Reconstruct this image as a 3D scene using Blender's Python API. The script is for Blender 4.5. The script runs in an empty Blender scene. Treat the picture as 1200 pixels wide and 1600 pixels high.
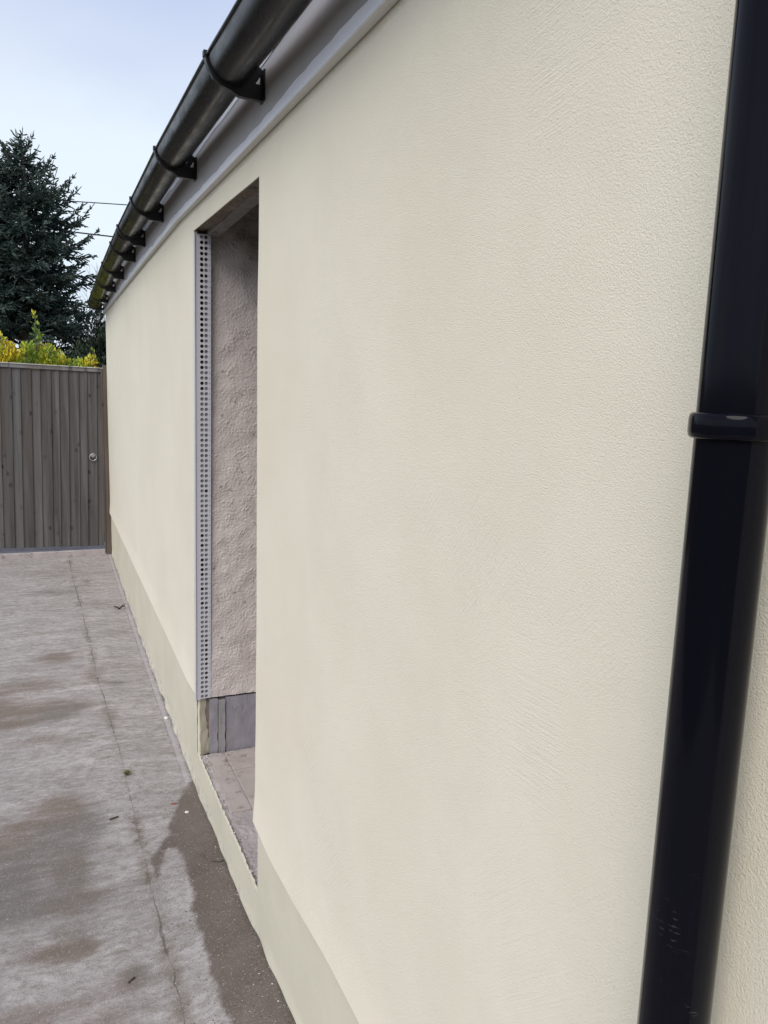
import bpy, bmesh, math, random
from mathutils import Vector, Matrix, noise, geometry
random.seed(11)
R = math.radians
scene = bpy.context.scene
col = scene.collection

# ------------------------------------------------------------------ camera
cam_d = bpy.data.cameras.new('camera'); cam = bpy.data.objects.new('camera', cam_d); col.objects.link(cam)
right, up, fwd = Vector((.9152, -.4015, .0332)), Vector((.0330, .1559, .9872)), Vector((.4015, .9025, -.1559))
M = Matrix((right, up, -fwd)).transposed().to_4x4(); M.translation = (0, 0, 1.69)
cam.matrix_world = M
cam_d.sensor_fit = 'VERTICAL'; cam_d.sensor_height = 32; cam_d.sensor_width = 24
cam_d.lens = 1180 / 1600 * 32; cam_d.clip_start = .02; cam_d.clip_end = 2000
scene.camera = cam
scene.render.resolution_x, scene.render.resolution_y = 768, 1024

# ------------------------------------------------------------------ sky and sun (overcast)
SUN_EL, SUN_AZ = R(46), R(-132)        # light falls from the open left side, a little behind the camera
w = bpy.data.worlds.new('World'); scene.world = w; w.use_nodes = True
nt = w.node_tree; nt.nodes.clear()
def wn(t, **k):
    n = nt.nodes.new(t)
    for a, b in k.items(): setattr(n, a, b)
    return n
out = wn('ShaderNodeOutputWorld'); bg = wn('ShaderNodeBackground'); sky = wn('ShaderNodeTexSky', sky_type='NISHITA', sun_disc=False)
sky.sun_elevation = SUN_EL; sky.sun_rotation = SUN_AZ; sky.air_density = 1.0; sky.dust_density = 1.5
tc = wn('ShaderNodeTexCoord'); mp = wn('ShaderNodeMapping'); mp.inputs['Scale'].default_value = (1, 1, 2.2)
n1 = wn('ShaderNodeTexNoise'); n1.inputs['Scale'].default_value = 1.7; n1.inputs['Detail'].default_value = 5; n1.inputs['Roughness'].default_value = .5
rmp = wn('ShaderNodeMapRange'); rmp.inputs[1].default_value = .40; rmp.inputs[2].default_value = .60; rmp.inputs[3].default_value = 0; rmp.inputs[4].default_value = 1
cm = wn('ShaderNodeMix', data_type='RGBA'); cm.inputs[6].default_value = (4.2, 4.8, 6.1, 1); cm.inputs[7].default_value = (5.5, 6.1, 6.6, 1)
mx = wn('ShaderNodeMix', data_type='RGBA'); mx.inputs[0].default_value = .88
L = nt.links.new
L(tc.outputs['Generated'], mp.inputs[0]); L(mp.outputs[0], n1.inputs['Vector']); L(n1.outputs[0], rmp.inputs[0])
L(rmp.outputs[0], cm.inputs[0]); L(sky.outputs[0], mx.inputs[6]); L(cm.outputs[2], mx.inputs[7])
sx = wn('ShaderNodeSeparateXYZ'); L(tc.outputs['Generated'], sx.inputs[0])
er = wn('ShaderNodeMapRange', interpolation_type='SMOOTHSTEP'); L(sx.outputs[2], er.inputs[0])
for i_, v_ in enumerate((.25, .45, 0, .75)): er.inputs[i_ + 1].default_value = v_
hi = wn('ShaderNodeMix', data_type='RGBA'); L(er.outputs[0], hi.inputs[0]); L(mx.outputs[2], hi.inputs[6]); hi.inputs[7].default_value = (3.1, 3.6, 5.2, 1)   # thicker, bluer cloud higher up
L(hi.outputs[2], bg.inputs[0]); bg.inputs[1].default_value = .088; L(bg.outputs[0], out.inputs[0])
sd = bpy.data.lights.new('sun', 'SUN'); sun = bpy.data.objects.new('sun', sd); col.objects.link(sun)
sd.energy = 1.5; sd.angle = R(42); sd.color = (1, .95, .87)
sv = Vector((math.sin(SUN_AZ) * math.cos(SUN_EL), math.cos(SUN_AZ) * math.cos(SUN_EL), math.sin(SUN_EL)))
sun.rotation_euler = sv.to_track_quat('Z', 'Y').to_euler()
scene.view_settings.view_transform = 'Standard'; scene.view_settings.look = 'None'
scene.view_settings.exposure = 0.89; scene.view_settings.gamma = 1

# ------------------------------------------------------------------ helpers
def interp(t, x):
    if x <= t[0][0]: return t[0][1]
    for (a, b), (c, d) in zip(t, t[1:]):
        if x <= c: return b + (d - b) * (x - a) / (c - a)
    return t[-1][1]
def sstep(a, b, x):
    t = max(0, min(1, (x - a) / (b - a))); return t * t * (3 - 2 * t)
def nz(x, y, z, s=1): return noise.noise(Vector((x * s, y * s, z * s)))

class NB:                                  # small node-graph builder
    def __init__(s, name, rough=.8, spec=.3, metal=0, base=None):
        s.m = bpy.data.materials.new(name); s.m.use_nodes = True; s.t = s.m.node_tree
        s.b = s.t.nodes['Principled BSDF']; s.b.inputs['Roughness'].default_value = rough
        s.b.inputs['Specular IOR Level'].default_value = spec; s.b.inputs['Metallic'].default_value = metal
        if base: s.b.inputs['Base Color'].default_value = (*base, 1)
        s._p = None; s._h = None
    def n(s, t, **k):
        n = s.t.nodes.new(t)
        for a, b in k.items(): setattr(n, a, b)
        return n
    def link(s, a, b): s.t.links.new(a, b)
    def pos(s):
        if not s._p: s._p = s.n('ShaderNodeNewGeometry').outputs['Position']
        return s._p
    def objco(s): return s.n('ShaderNodeTexCoord').outputs['Object']
    def map(s, v, scale=(1, 1, 1), rot=(0, 0, 0), loc=(0, 0, 0)):
        m = s.n('ShaderNodeMapping'); s.link(v, m.inputs[0])
        m.inputs['Scale'].default_value = scale; m.inputs['Rotation'].default_value = rot; m.inputs['Location'].default_value = loc
        return m.outputs[0]
    def noise(s, v, scale, detail=4, rough=.5, dist=0, color=False):
        m = s.n('ShaderNodeTexNoise'); s.link(v, m.inputs['Vector'])
        m.inputs['Scale'].default_value = scale; m.inputs['Detail'].default_value = detail
        m.inputs['Roughness'].default_value = rough; m.inputs['Distortion'].default_value = dist
        return m.outputs[1 if color else 0]
    def voro(s, v, scale, feat='F1', rnd=1, out=0):
        m = s.n('ShaderNodeTexVoronoi', feature=feat); s.link(v, m.inputs['Vector']); m.inputs['Scale'].default_value = scale
        m.inputs['Randomness'].default_value = rnd
        return m.outputs[out]
    def rng(s, v, a, b, c=0, d=1, smooth=False):
        m = s.n('ShaderNodeMapRange')
        if smooth: m.interpolation_type = 'SMOOTHSTEP'
        s.link(v, m.inputs[0])
        for i, x in enumerate((a, b, c, d)): m.inputs[i + 1].default_value = x
        return m.outputs[0]
    def math(s, op, a, b=None, c=None):
        m = s.n('ShaderNodeMath', operation=op)
        for i, x in enumerate((a, b, c)):
            if x is None: continue
            if isinstance(x, (int, float)): m.inputs[i].default_value = x
            else: s.link(x, m.inputs[i])
        return m.outputs[0]
    def mix(s, f, a, b, mode='MIX'):
        m = s.n('ShaderNodeMix', data_type='RGBA', blend_type=mode)
        for i, x in ((0, f), (6, a), (7, b)):
            if isinstance(x, (int, float)): m.inputs[i].default_value = x
            elif isinstance(x, tuple): m.inputs[i].default_value = (*x, 1)
            else: s.link(x, m.inputs[i])
        return m.outputs[2]
    def attr(s, name): 
        m = s.n('ShaderNodeAttribute'); m.attribute_name = name; return m.outputs['Fac']
    def xyz(s, v):
        m = s.n('ShaderNodeSeparateXYZ'); s.link(v, m.inputs[0]); return m.outputs
    def color(s, v): s.link(v, s.b.inputs['Base Color'])
    def rough(s, v): s.link(v, s.b.inputs['Roughness'])
    def bump(s, h, dist=.002, strength=1):
        m = s.n('ShaderNodeBump'); s.link(h, m.inputs['Height']); m.inputs['Distance'].default_value = dist
        m.inputs['Strength'].default_value = strength
        if s._h: s.link(s._h, m.inputs['Normal'])
        s._h = m.outputs[0]; s.link(s._h, s.b.inputs['Normal'])

def tag(o, label=None, cat=None, group=None, kind=None):
    if label: o['label'] = label
    if cat: o['category'] = cat
    if group: o['group'] = group
    if kind: o['kind'] = kind
    return o
def empty(name, loc=(0, 0, 0)):
    o = bpy.data.objects.new(name, None); col.objects.link(o); o.location = loc; o.empty_display_size = .1; return o

class MB:                                   # mesh builder, coordinates in world space
    def __init__(s): s.v = []; s.f = []; s.mi = []; s.at = None
    def vert(s, p): s.v.append(tuple(p)); return len(s.v) - 1
    def face(s, *i, m=0): s.f.append(tuple(i)); s.mi.append(m)
    def poly(s, pts, m=0): s.face(*[s.vert(p) for p in pts], m=m)
    def box(s, x0, x1, y0, y1, z0, z1, m=0):
        b = [s.vert((x, y, z)) for x in (x0, x1) for y in (y0, y1) for z in (z0, z1)]
        for q in ((0, 1, 3, 2), (4, 6, 7, 5), (0, 4, 5, 1), (2, 3, 7, 6), (0, 2, 6, 4), (1, 5, 7, 3)): s.face(*[b[i] for i in q], m=m)
    def tube(s, pts, rad, n=8, caps=True, m=0):
        pts = [Vector(p) for p in pts]; rs = rad if isinstance(rad, (list, tuple)) else [rad] * len(pts)
        rings = []; prev = None
        for i, p in enumerate(pts):
            d = (pts[min(i + 1, len(pts) - 1)] - pts[max(i - 1, 0)]).normalized()
            if prev is None: a = d.orthogonal().normalized()
            else: a = (prev - d * prev.dot(d)).normalized()
            prev = a; b = d.cross(a)
            rings.append([s.vert(p + (a * math.cos(t) + b * math.sin(t)) * rs[i]) for t in (2 * math.pi * k / n for k in range(n))])
        for r1, r2 in zip(rings, rings[1:]):
            for k in range(n): s.face(r1[k], r1[(k + 1) % n], r2[(k + 1) % n], r2[k], m=m)
        if caps: s.face(*rings[0][::-1], m=m); s.face(*rings[-1], m=m)
    def grid(s, fn, nu, nv, skip=None, m=0):
        g = [[s.vert(fn(i, j)) for j in range(nv + 1)] for i in range(nu + 1)]
        for i in range(nu):
            for j in range(nv):
                if skip and skip(i, j): continue
                s.face(g[i][j], g[i + 1][j], g[i + 1][j + 1], g[i][j + 1], m=m)
        return g
    def build(s, name, mats, parent=None, smooth=False, bevel=0):
        if not isinstance(mats, (list, tuple)): mats = [mats]
        off = Vector((0, 0, 0)); p = parent
        while p: off += p.location; p = p.parent
        me = bpy.data.meshes.new(name); me.from_pydata([(x - off.x, y - off.y, z - off.z) for x, y, z in s.v], [], s.f)
        for m in mats: me.materials.append(m)
        if len(mats) > 1: me.polygons.foreach_set('material_index', s.mi)
        bm = bmesh.new(); bm.from_mesh(me)
        if s.at is None:
            loose = [v for v in bm.verts if not v.link_faces]
            if loose: bmesh.ops.delete(bm, geom=loose, context='VERTS')
        bmesh.ops.recalc_face_normals(bm, faces=bm.faces); bm.to_mesh(me); bm.free()
        if smooth: me.polygons.foreach_set('use_smooth', [True] * len(me.polygons))
        me.update()
        o = bpy.data.objects.new(name, me); col.objects.link(o); o.parent = parent
        if bevel:
            b = o.modifiers.new('bevel', 'BEVEL'); b.width = bevel; b.segments = 2; b.limit_method = 'ANGLE'
        return o

# ------------------------------------------------------------------ materials
def m_wall():
    b = NB('cream render', .9, .2); p = b.pos()
    c = b.mix(b.rng(b.noise(p, 1.6, 4, .6), .36, .66), (.755, .70, .56), (.80, .747, .61))
    c = b.mix(b.rng(b.noise(b.map(p, (1, 1, 1.4), loc=(3, 1, 7)), 3.1, 5, .55), .5, .74, 0, .32), c, (.80, .71, .59))
    c = b.mix(b.rng(b.noise(b.map(p, (1, 1.5, .7), loc=(9, 4, 2)), 2.3, 4, .6), .52, .72, 0, .45), c, (.73, .68, .55))
    x = b.xyz(p)
    c = b.mix(b.rng(x[1], 2.5, 8.0, 0, .55), c, (.75, .725, .60))
    c = b.mix(b.rng(b.noise(p, 160, 2, .6), .63, .8, 0, .25), c, (.50, .46, .36))
    b.color(c)
    b.bump(b.noise(p, 2.2, 3, .5), .012, .5)
    b.bump(b.noise(p, 7, 3, .5), .003, .3)
    # trowel strokes, running at different slants in different patches
    s1 = b.noise(b.map(b.map(p, rot=(R(46), 0, 0)), (30, 7, 300)), 1, 3, .6)
    s2 = b.noise(b.map(b.map(p, rot=(R(5), 0, 0)), (30, 9, 330)), 1, 3, .6)
    s3 = b.noise(b.map(b.map(p, rot=(R(66), 0, 0)), (30, 9, 300)), 1, 3, .6)
    k1 = b.rng(b.noise(b.map(p, loc=(5, 5, 5)), 3.0, 2), .53, .70); k2 = b.rng(b.noise(b.map(p, loc=(1, 8, 2)), 2.6, 2), .60, .80)
    k3 = b.rng(b.noise(b.map(p, loc=(7, 2, 9)), 2.6, 2), .62, .80)
    h = b.math('ADD', b.math('MULTIPLY', b.rng(s1, .3, .62), k1), b.math('MULTIPLY', b.rng(s2, .3, .62), k2))
    h = b.math('ADD', h, b.math('MULTIPLY', b.rng(s3, .3, .62), k3))
    b.bump(h, .0010, .6)
    b.bump(b.noise(p, 520, 2, .6), .0011, .85)
    b.bump(b.noise(p, 260, 4, .75), .0008, .6)
    b.bump(b.math('MULTIPLY', b.rng(b.voro(p, 75), .10, .04), b.rng(b.noise(p, 4, 3), .5, .62)), .0005, .5)
    return b.m
M_wall = m_wall()
def m_plinth():
    b = NB('plinth render', .88, .2); p = b.pos()
    c = b.mix(b.rng(b.noise(p, 2.4, 4), .35, .65), (.575, .54, .425), (.635, .595, .475))
    z = b.xyz(p)[2]
    c = b.mix(b.math('MULTIPLY', b.rng(b.noise(p, 26, 4, .7), .5, .62), b.rng(z, .035, -.05)), c, (.42, .39, .35))
    b.color(c); b.bump(b.noise(p, 9, 4, .6), .004, .6); b.bump(b.noise(p, 300, 3, .7), .0008, .5); return b.m
M_plinth = m_plinth()
def m_reveal():
    b = NB('pebbledash', .9, .15); p = b.pos(); x = b.xyz(p)
    c = b.mix(b.rng(b.noise(p, 7, 5, .6), .35, .65), (.52, .46, .435), (.60, .54, .51))
    st = b.rng(b.noise(b.map(p, (6, 6, 1.6), loc=(2, 0, 4)), 1.6, 4, .6), .54, .7, 0, .6)
    c = b.mix(st, c, (.36, .30, .30))
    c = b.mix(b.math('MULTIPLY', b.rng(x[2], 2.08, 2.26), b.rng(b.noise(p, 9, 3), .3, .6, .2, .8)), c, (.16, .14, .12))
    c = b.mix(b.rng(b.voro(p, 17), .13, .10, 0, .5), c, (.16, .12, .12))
    c = b.mix(b.rng(b.noise(p, 120, 3, .7), .55, .8, 0, .5), c, (.5, .44, .43))
    b.color(c); b.bump(b.noise(p, 150, 3, .6), .002, .6); return b.m
M_reveal = m_reveal()
def m_conc(name, a, c2, dark, sc=8, rough=.85, streak=None):
    b = NB(name, rough, .3); p = b.pos() 
    q = b.map(p, streak) if streak else p
    c = b.mix(b.rng(b.noise(q, sc, 5, .6), .35, .65), a, c2)
    c = b.mix(b.rng(b.noise(q, sc * 1.7, 5, .7), .56, .72), c, dark)
    c = b.mix(b.rng(b.noise(p, 260, 2, .6), .62, .78, 0, .6), c, dark)
    b.color(c); b.bump(b.noise(p, 60, 5, .7), .003, .7); return b.m
M_sill = m_conc('worn concrete sill', (.33, .29, .285), (.42, .38, .37), (.15, .12, .10), 7)
M_tile = m_conc('old sill tile', (.36, .31, .285), (.43, .375, .345), (.17, .135, .115), 13, .8)
M_lintel = m_conc('lintel concrete', (.19, .18, .165), (.25, .235, .22), (.10, .085, .07), 9)
M_mortar = m_conc('rough mortar', (.16, .13, .10), (.24, .20, .16), (.05, .04, .03), 22)
M_slate = m_conc('grey membrane', (.25, .235, .262), (.31, .29, .32), (.18, .165, .175), 5, .55, (3, 3, .7))
M_slatec = m_conc('cement strip', (.26, .245, .25), (.32, .30, .30), (.15, .13, .13), 12, .85, (2, 2, .6))
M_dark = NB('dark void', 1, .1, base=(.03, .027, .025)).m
M_board = m_conc('ply', (.13, .105, .08), (.17, .14, .11), (.08, .06, .05), 5)

def m_plastic(name, base, rough, streak=None, moss=False, scratch=False):
    b = NB(name, rough, .5); p = b.pos(); c = base
    if moss:
        x = b.xyz(p)
        k = b.math('MULTIPLY', b.rng(x[1], 4.9, 6.9), b.rng(b.noise(b.map(p, (3, 1, 3)), 4.2, 4, .65), .36, .6))
        c = b.mix(b.math('MULTIPLY', k, .8), base, (.12, .125, .010))
        c = b.mix(b.rng(b.noise(b.map(p, (4, .7, 4)), 9, 4, .6), .5, .75, 0, .18), c, (.045, .040, .032))
        b.rough(b.rng(b.noise(b.map(p, (4, 1, 4)), 8, 4), .3, .7, rough - .06, rough + .16))
    if scratch:
        s1 = b.noise(b.map(p, (90, 90, 380), rot=(.5, .3, 0)), 1, 2, .5)
        k = b.math('MULTIPLY', b.rng(s1, .62, .70), b.math('MULTIPLY', b.rng(b.noise(p, 11, 2), .5, .6), b.rng(b.xyz(p)[2], 1.32, 1.22, .0, 1)))
        c = b.mix(b.math('MULTIPLY', k, .7), base, (.22, .22, .25))
        d = b.rng(b.noise(p, 90, 5, .8), .66, .8, 0, .1)
        c = b.mix(d, c, (.12, .12, .13))
        b.rough(b.rng(b.noise(b.map(p, (1, 1, .2)), 14, 4), .3, .7, rough, rough + .07))
        b.bump(b.noise(b.map(p, (1, 1, .06)), 60, 2), .0006, .3)
    if not isinstance(c, tuple): b.color(c)
    else: b.b.inputs['Base Color'].default_value = (*c, 1)
    return b.m
M_gut = m_plastic('black gutter plastic', (.007, .0065, .0072), .24, moss=True)
M_gut.node_tree.nodes['Principled BSDF'].inputs['Specular IOR Level'].default_value = .24
M_brk = m_plastic('black bracket plastic', (.008, .008, .009), .42)
M_pipe = m_plastic('gloss black pipe plastic', (.0035, .0035, .007), .08, scratch=True)
M_pipe.node_tree.nodes['Principled BSDF'].inputs['Specular IOR Level'].default_value = .12
def m_fascia(name, base, r):
    b = NB(name, r, .5); p = b.pos()
    c = b.mix(b.rng(b.noise(b.map(p, (1, .5, 1)), 9, 5, .7), .5, .8, 0, .5), base, tuple(x * .72 for x in base))
    c = b.mix(b.rng(b.voro(b.map(p, (1, .8, 1)), 22), .07, .04, 0, .6), c, (.3, .29, .3))
    b.color(c); b.bump(b.noise(b.map(p, (1, .25, 1)), 12, 2), .003, .4); return b.m
M_fascia = m_fascia('grey white fascia', (.42, .395, .39), .38)
M_reflect_underlay = m_fascia('white sky reflection and underlay', (.86, .85, .90), .28)  # shared by the sky reflection on the fascia and the real underlay
M_lip = m_fascia('cream drip edge', (.60, .585, .56), .5)
M_bead = m_plastic('white pvc bead', (.55, .545, .585), .4)
def m_tiles():
    b = NB('concrete roof tiles', .85, .3); p = b.pos()
    c = b.mix(b.noise(p, 6, 5), (.12, .09, .08), (.2, .15, .13)); b.color(c); b.bump(b.noise(p, 40, 4), .004, .6); return b.m
M_roof = m_tiles()

def m_path():
    b = NB('old concrete slab', .85, .35); p = b.pos(); st = b.map(p, (.62, 3.0, 1))
    base = b.mix(b.rng(b.noise(b.map(p, (1, 2.2, 1)), 2.2, 6, .62), .3, .7), (.295, .270, .262), (.45, .418, .408))
    base = b.mix(b.rng(b.noise(b.map(p, (.3, 12, 1), loc=(3, 3, 0)), 1.6, 5, .6), .48, .7, 0, .5), base, (.27, .24, .24))
    ns = b.noise(b.map(st, loc=(4.2, 1.3, 0)), 2.6, 7, .68)
    s = b.math('ADD', b.math('MULTIPLY', b.attr('stain'), .30), b.math('ADD', b.math('MULTIPLY', ns, .6), b.math('MULTIPLY', b.noise(b.map(p, (.9, 3.2, 1), loc=(8, 1, 0)), 7, 7, .7), .42)))
    k = b.rng(s, .50, .86, 0, .92, True)
    brown = b.mix(b.rng(b.noise(p, 2.6, 4), .4, .6), (.165, .128, .10), (.15, .134, .118))
    mot = b.noise(b.map(p, (1, 1.6, 1)), 26, 6, .75); base = b.mix(b.rng(mot, .44, .62, 0, .62), base, (.20, .178, .162))
    m2 = b.noise(b.map(p, (1, 2.4, 1), loc=(6, 6, 0)), 9, 6, .72); base = b.mix(b.rng(m2, .50, .68, 0, .6), base, (.175, .160, .125))
    m3 = b.noise(b.map(p, (1, 2.4, 1), loc=(1, 16, 0)), 12, 6, .75); base = b.mix(b.rng(m3, .52, .70, 0, .6), base, (.56, .53, .52))
    base = b.mix(k, base, brown)
    # damp run beside the near wall
    wn_ = b.math('ADD', b.attr('wet'), b.rng(b.noise(p, 13, 5, .62), .3, .7, -.016, .016))
    kw = b.rng(wn_, .012, -.012, 0, 1, True)
    wetc = b.mix(b.rng(b.noise(p, 5, 4, .6), .35, .65), (.115, .090, .072), (.155, .128, .108))
    base = b.mix(kw, base, wetc)
    # dirty joints
    jn = b.rng(b.noise(p, 34, 4, .7), .35, .7, .0005, .008)
    ja = b.math('ABSOLUTE', b.math('ADD', b.attr('crack'), b.rng(b.noise(p, 9, 3), .3, .7, -.006, .006)))
    halo = b.math('MULTIPLY', b.rng(ja, .045, .0, 0, 1, True), b.rng(b.noise(p, 4, 3), .42, .62))
    halo = b.math('MULTIPLY', halo, b.rng(b.noise(p, 24, 5, .75), .42, .6, .1, 1))
    halo = b.math('MAXIMUM', halo, b.math('MULTIPLY', b.math('MULTIPLY', b.rng(ja, .045, .006, 0, .8, True), b.rng(b.noise(p, 19, 5, .75), .36, .6, .35, 1)), b.rng(b.xyz(p)[1], 2.35, 2.0)))
    base = b.mix(b.math('MULTIPLY', halo, .85), base, (.12, .092, .062))
    line = b.math('LESS_THAN', ja, b.math('MULTIPLY', jn, b.rng(b.noise(p, 5, 2), .42, .62, .15, 1)))
    base = b.mix(b.math('MULTIPLY', line, .6), base, (.075, .06, .045))
    ga = b.math('ABSOLUTE', b.math('ADD', b.attr('groove'), b.rng(b.noise(p, 14, 3), .3, .7, -.006, .006)))
    gl = b.math('MULTIPLY', b.rng(ga, .005, .001), b.rng(b.noise(p, 6, 3), .45, .55, .15, .8))
    base = b.mix(gl, base, (.17, .15, .145))
    base = b.mix(b.math('MULTIPLY', b.rng(b.attr('groove'), .0, .006, 0, .35), b.rng(kw, 0, 1, 1, 0)), base, (.50, .46, .48))
    ca = b.math('LESS_THAN', b.math('ADD', b.attr('cross'), b.rng(b.noise(p, 16, 3), .3, .7, -.006, .006)), .004)
    base = b.mix(b.math('MULTIPLY', ca, .65), base, (.10, .085, .07))
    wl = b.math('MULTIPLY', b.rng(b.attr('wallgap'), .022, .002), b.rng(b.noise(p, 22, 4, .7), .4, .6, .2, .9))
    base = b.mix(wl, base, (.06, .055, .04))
    # aggregate speckle
    sp = b.rng(b.noise(p, 170, 3, .75), .57, .68, 0, .7); base = b.mix(sp, base, (.10, .085, .08))
    sl = b.rng(b.noise(b.map(p, loc=(5, 5, 5)), 150, 3, .75), .58, .70, 0, .55); base = b.mix(sl, base, (.55, .5, .5))
    pit = b.rng(b.voro(p, 70), .13, .09, 0, .7); pk = b.rng(b.noise(p, 5, 3), .45, .6)
    base = b.mix(b.math('MULTIPLY', pit, pk), base, (.07, .06, .055))
    b.color(base)
    b.rough(b.math('SUBTRACT', b.rng(b.noise(p, 30, 4), .3, .7, .74, .92), b.math('ADD', b.math('MULTIPLY', kw, .27), b.math('MULTIPLY', k, .1))))
    b.bump(b.noise(b.map(p, (1, 3, 1)), 7, 5, .6), .006, .6)
    b.bump(b.noise(p, 130, 4, .8), .0034, 1)
    b.bump(b.math('MULTIPLY', line, -1), .006, .8)
    return b.m
M_path = m_path()
def m_ground():
    b = NB('rough grass soil', .95, .1); p = b.pos()
    b.color(b.mix(b.rng(b.noise(p, 1.5, 6, .6), .4, .6), (.06, .07, .03), (.11, .095, .06))); b.bump(b.noise(p, 20, 5), .03, 1); return b.m
M_ground = m_ground()
def m_wood(name, a, c2, knot, grain=(30, 30, 1.2), brown=(.12, .085, .055), bk=.5):
    b = NB(name, .8, .25); p = b.pos()
    g = b.noise(b.map(p, grain), 1, 5, .65, .4)
    c = b.mix(b.rng(g, .3, .7), a, c2)
    c = b.mix(b.math('MULTIPLY', b.rng(b.noise(b.map(p, (11, 11, .8), loc=(2, 2, 2)), 1, 3), .5, .68), bk), c, brown)
    c = b.mix(b.rng(b.noise(b.map(p, (8, 8, .5)), 1, 3), .5, .7, 0, .5), c, tuple(x * .55 for x in a))
    kv = b.voro(b.map(p, (9.5, 9.5, 6.5)), 1)
    c = b.mix(b.rng(kv, .20, .11, 0, .85), c, knot)
    c = b.mix(b.rng(b.noise(b.map(p, (5, 5, 1.1), loc=(4, 4, 4)), 1, 5, .7), .45, .7, 0, .5), c, tuple(x * 1.9 for x in a))
    c = b.mix(b.rng(b.xyz(p)[2], .28, -.02, 0, .35), c, (.07, .08, .06))
    c = b.mix(b.rng(b.attr('tone'), 0, 1.0), c, b.mix(b.rng(g, .3, .7), (.090, .084, .084), (.155, .146, .146)))
    c = b.mix(b.rng(b.noise(b.map(p, (22, 22, .6), loc=(7, 7, 1)), 1, 3, .6), .5, .72, 0, .7), c, (.032, .028, .026))
    b.color(c); b.bump(g, .002, .7); return b.m
M_gate = m_wood('weathered grey boards', (.052, .048, .046), (.118, .110, .110), (.012, .011, .011), bk=.75, brown=(.070, .052, .040))
M_cap = m_wood('pale top rail', (.15, .145, .15), (.21, .205, .21), (.07, .06, .06), (1.2, 30, 30))
M_capt = m_wood('bleached capping', (.42, .42, .40), (.5, .5, .48), (.3, .3, .28), (1.2, 30, 30), bk=.1)
M_post = m_wood('brown treated post', (.105, .080, .064), (.165, .130, .108), (.05, .035, .025))
M_galv = NB('galvanised steel', .42, .5, .75, (.42, .42, .43)).m

def m_leaf(name, attrcols, rough=.55, spec=.4):
    b = NB(name, rough, spec); a = b.attr('tone')
    c = attrcols[0]
    for i, cc in enumerate(attrcols[1:]):
        st = i / (len(attrcols) - 1); c = b.mix(b.rng(a, st, st + 1 / (len(attrcols) - 1)), c, cc)
    b.color(c); return b.m
M_spruce = m_leaf('blue green needles', [(.014, .026, .022), (.032, .052, .046), (.066, .092, .078), (.14, .18, .165)], .8, .1)
M_gold = m_leaf('golden leaves', [(.13, .22, .03), (.30, .40, .05), (.55, .56, .05), (.68, .55, .035)])
M_hedge = m_leaf('dark evergreen leaves', [(.010, .018, .010), (.025, .042, .022), (.05, .075, .04)], .6)
M_red = m_leaf('russet twigs', [(.10, .06, .045), (.17, .10, .08), (.2, .15, .12)], .9, .1)
M_bark = m_conc('grey brown bark', (.10, .082, .07), (.16, .135, .12), (.05, .04, .035), 12)
M_weed = m_leaf('moss green', [(.10, .095, .03), (.17, .16, .05)])

# ------------------------------------------------------------------ shape tables of the place
DW, PX = .536, .545                               # wall face and plinth face distance
GB = [(-3, .06), (1.66, .054), (1.935, .020), (2.25, -.022), (2.72, -.036), (3.10, -.066), (3.67, -.07), (5.72, -.073), (8.1, -.035), (9, -.035)]
def gz(x, y):
    wv = sstep(.20, .54, x); return -.05 * (1 - wv) + interp(GB, y) * wv
def zbell(y): return interp([(-3, .445), (1.23, .44), (1.44, .428), (1.66, .398), (1.9, .380), (2.1, .386), (3.1, .384), (8.1, .396)], y)
def zf(y): return interp([(-3, 2.298), (1.23, 2.309), (1.8, 2.325), (2.35, 2.340), (3.42, 2.374), (5, 2.376), (8.2, 2.362)], y)
def zg(y): return interp([(-3, 2.44), (1.2, 2.445), (1.66, 2.463), (2.0, 2.486), (2.97, 2.522), (3.81, 2.533), (4.6, 2.543), (6, 2.525), (8.1, 2.457)], y)
YE = 8.04

# ------------------------------------------------------------------ ground and path
g = MB(); g.poly([(-400, -400, -.2), (400, -400, -.2), (400, 400, -.2), (-400, 400, -.2)])
tag(g.build('ground', M_ground), kind='structure')
WET = [(.62, 3.28), (.53, 3.24), (.49, 3.17), (.455, 3.08), (.425, 3.0), (.40, 2.88), (.375, 2.80), (.31, 2.71), (.288, 2.63), (.30, 2.55), (.325, 2.62), (.355, 2.705), (.385, 2.70), (.405, 2.66),
       (.405, 2.45), (.388, 2.32), (.392, 2.16), (.383, 2.02), (.39, 1.84), (.40, 1.5), (.37, .9), (.40, -1), (.62, -1)]
def sdf(poly, x, y):
    ins = False; d = 9
    for (x1, y1), (x2, y2) in zip(poly, poly[1:] + poly[:1]):
        if (y1 > y) != (y2 > y) and x < (x2 - x1) * (y - y1) / (y2 - y1) + x1: ins = not ins
        t = max(0, min(1, ((x - x1) * (x2 - x1) + (y - y1) * (y2 - y1)) / ((x2 - x1) ** 2 + (y2 - y1) ** 2)))
        d = min(d, math.hypot(x - x1 - t * (x2 - x1), y - y1 - t * (y2 - y1)))
    return -d if ins else d
CR = [(-3, .28), (1.5, .27), (1.93, .285), (2.39, .277), (2.94, .265), (3.52, .262), (4.68, .212), (5.89, .188), (7.16, .150), (9, .12)]
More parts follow.
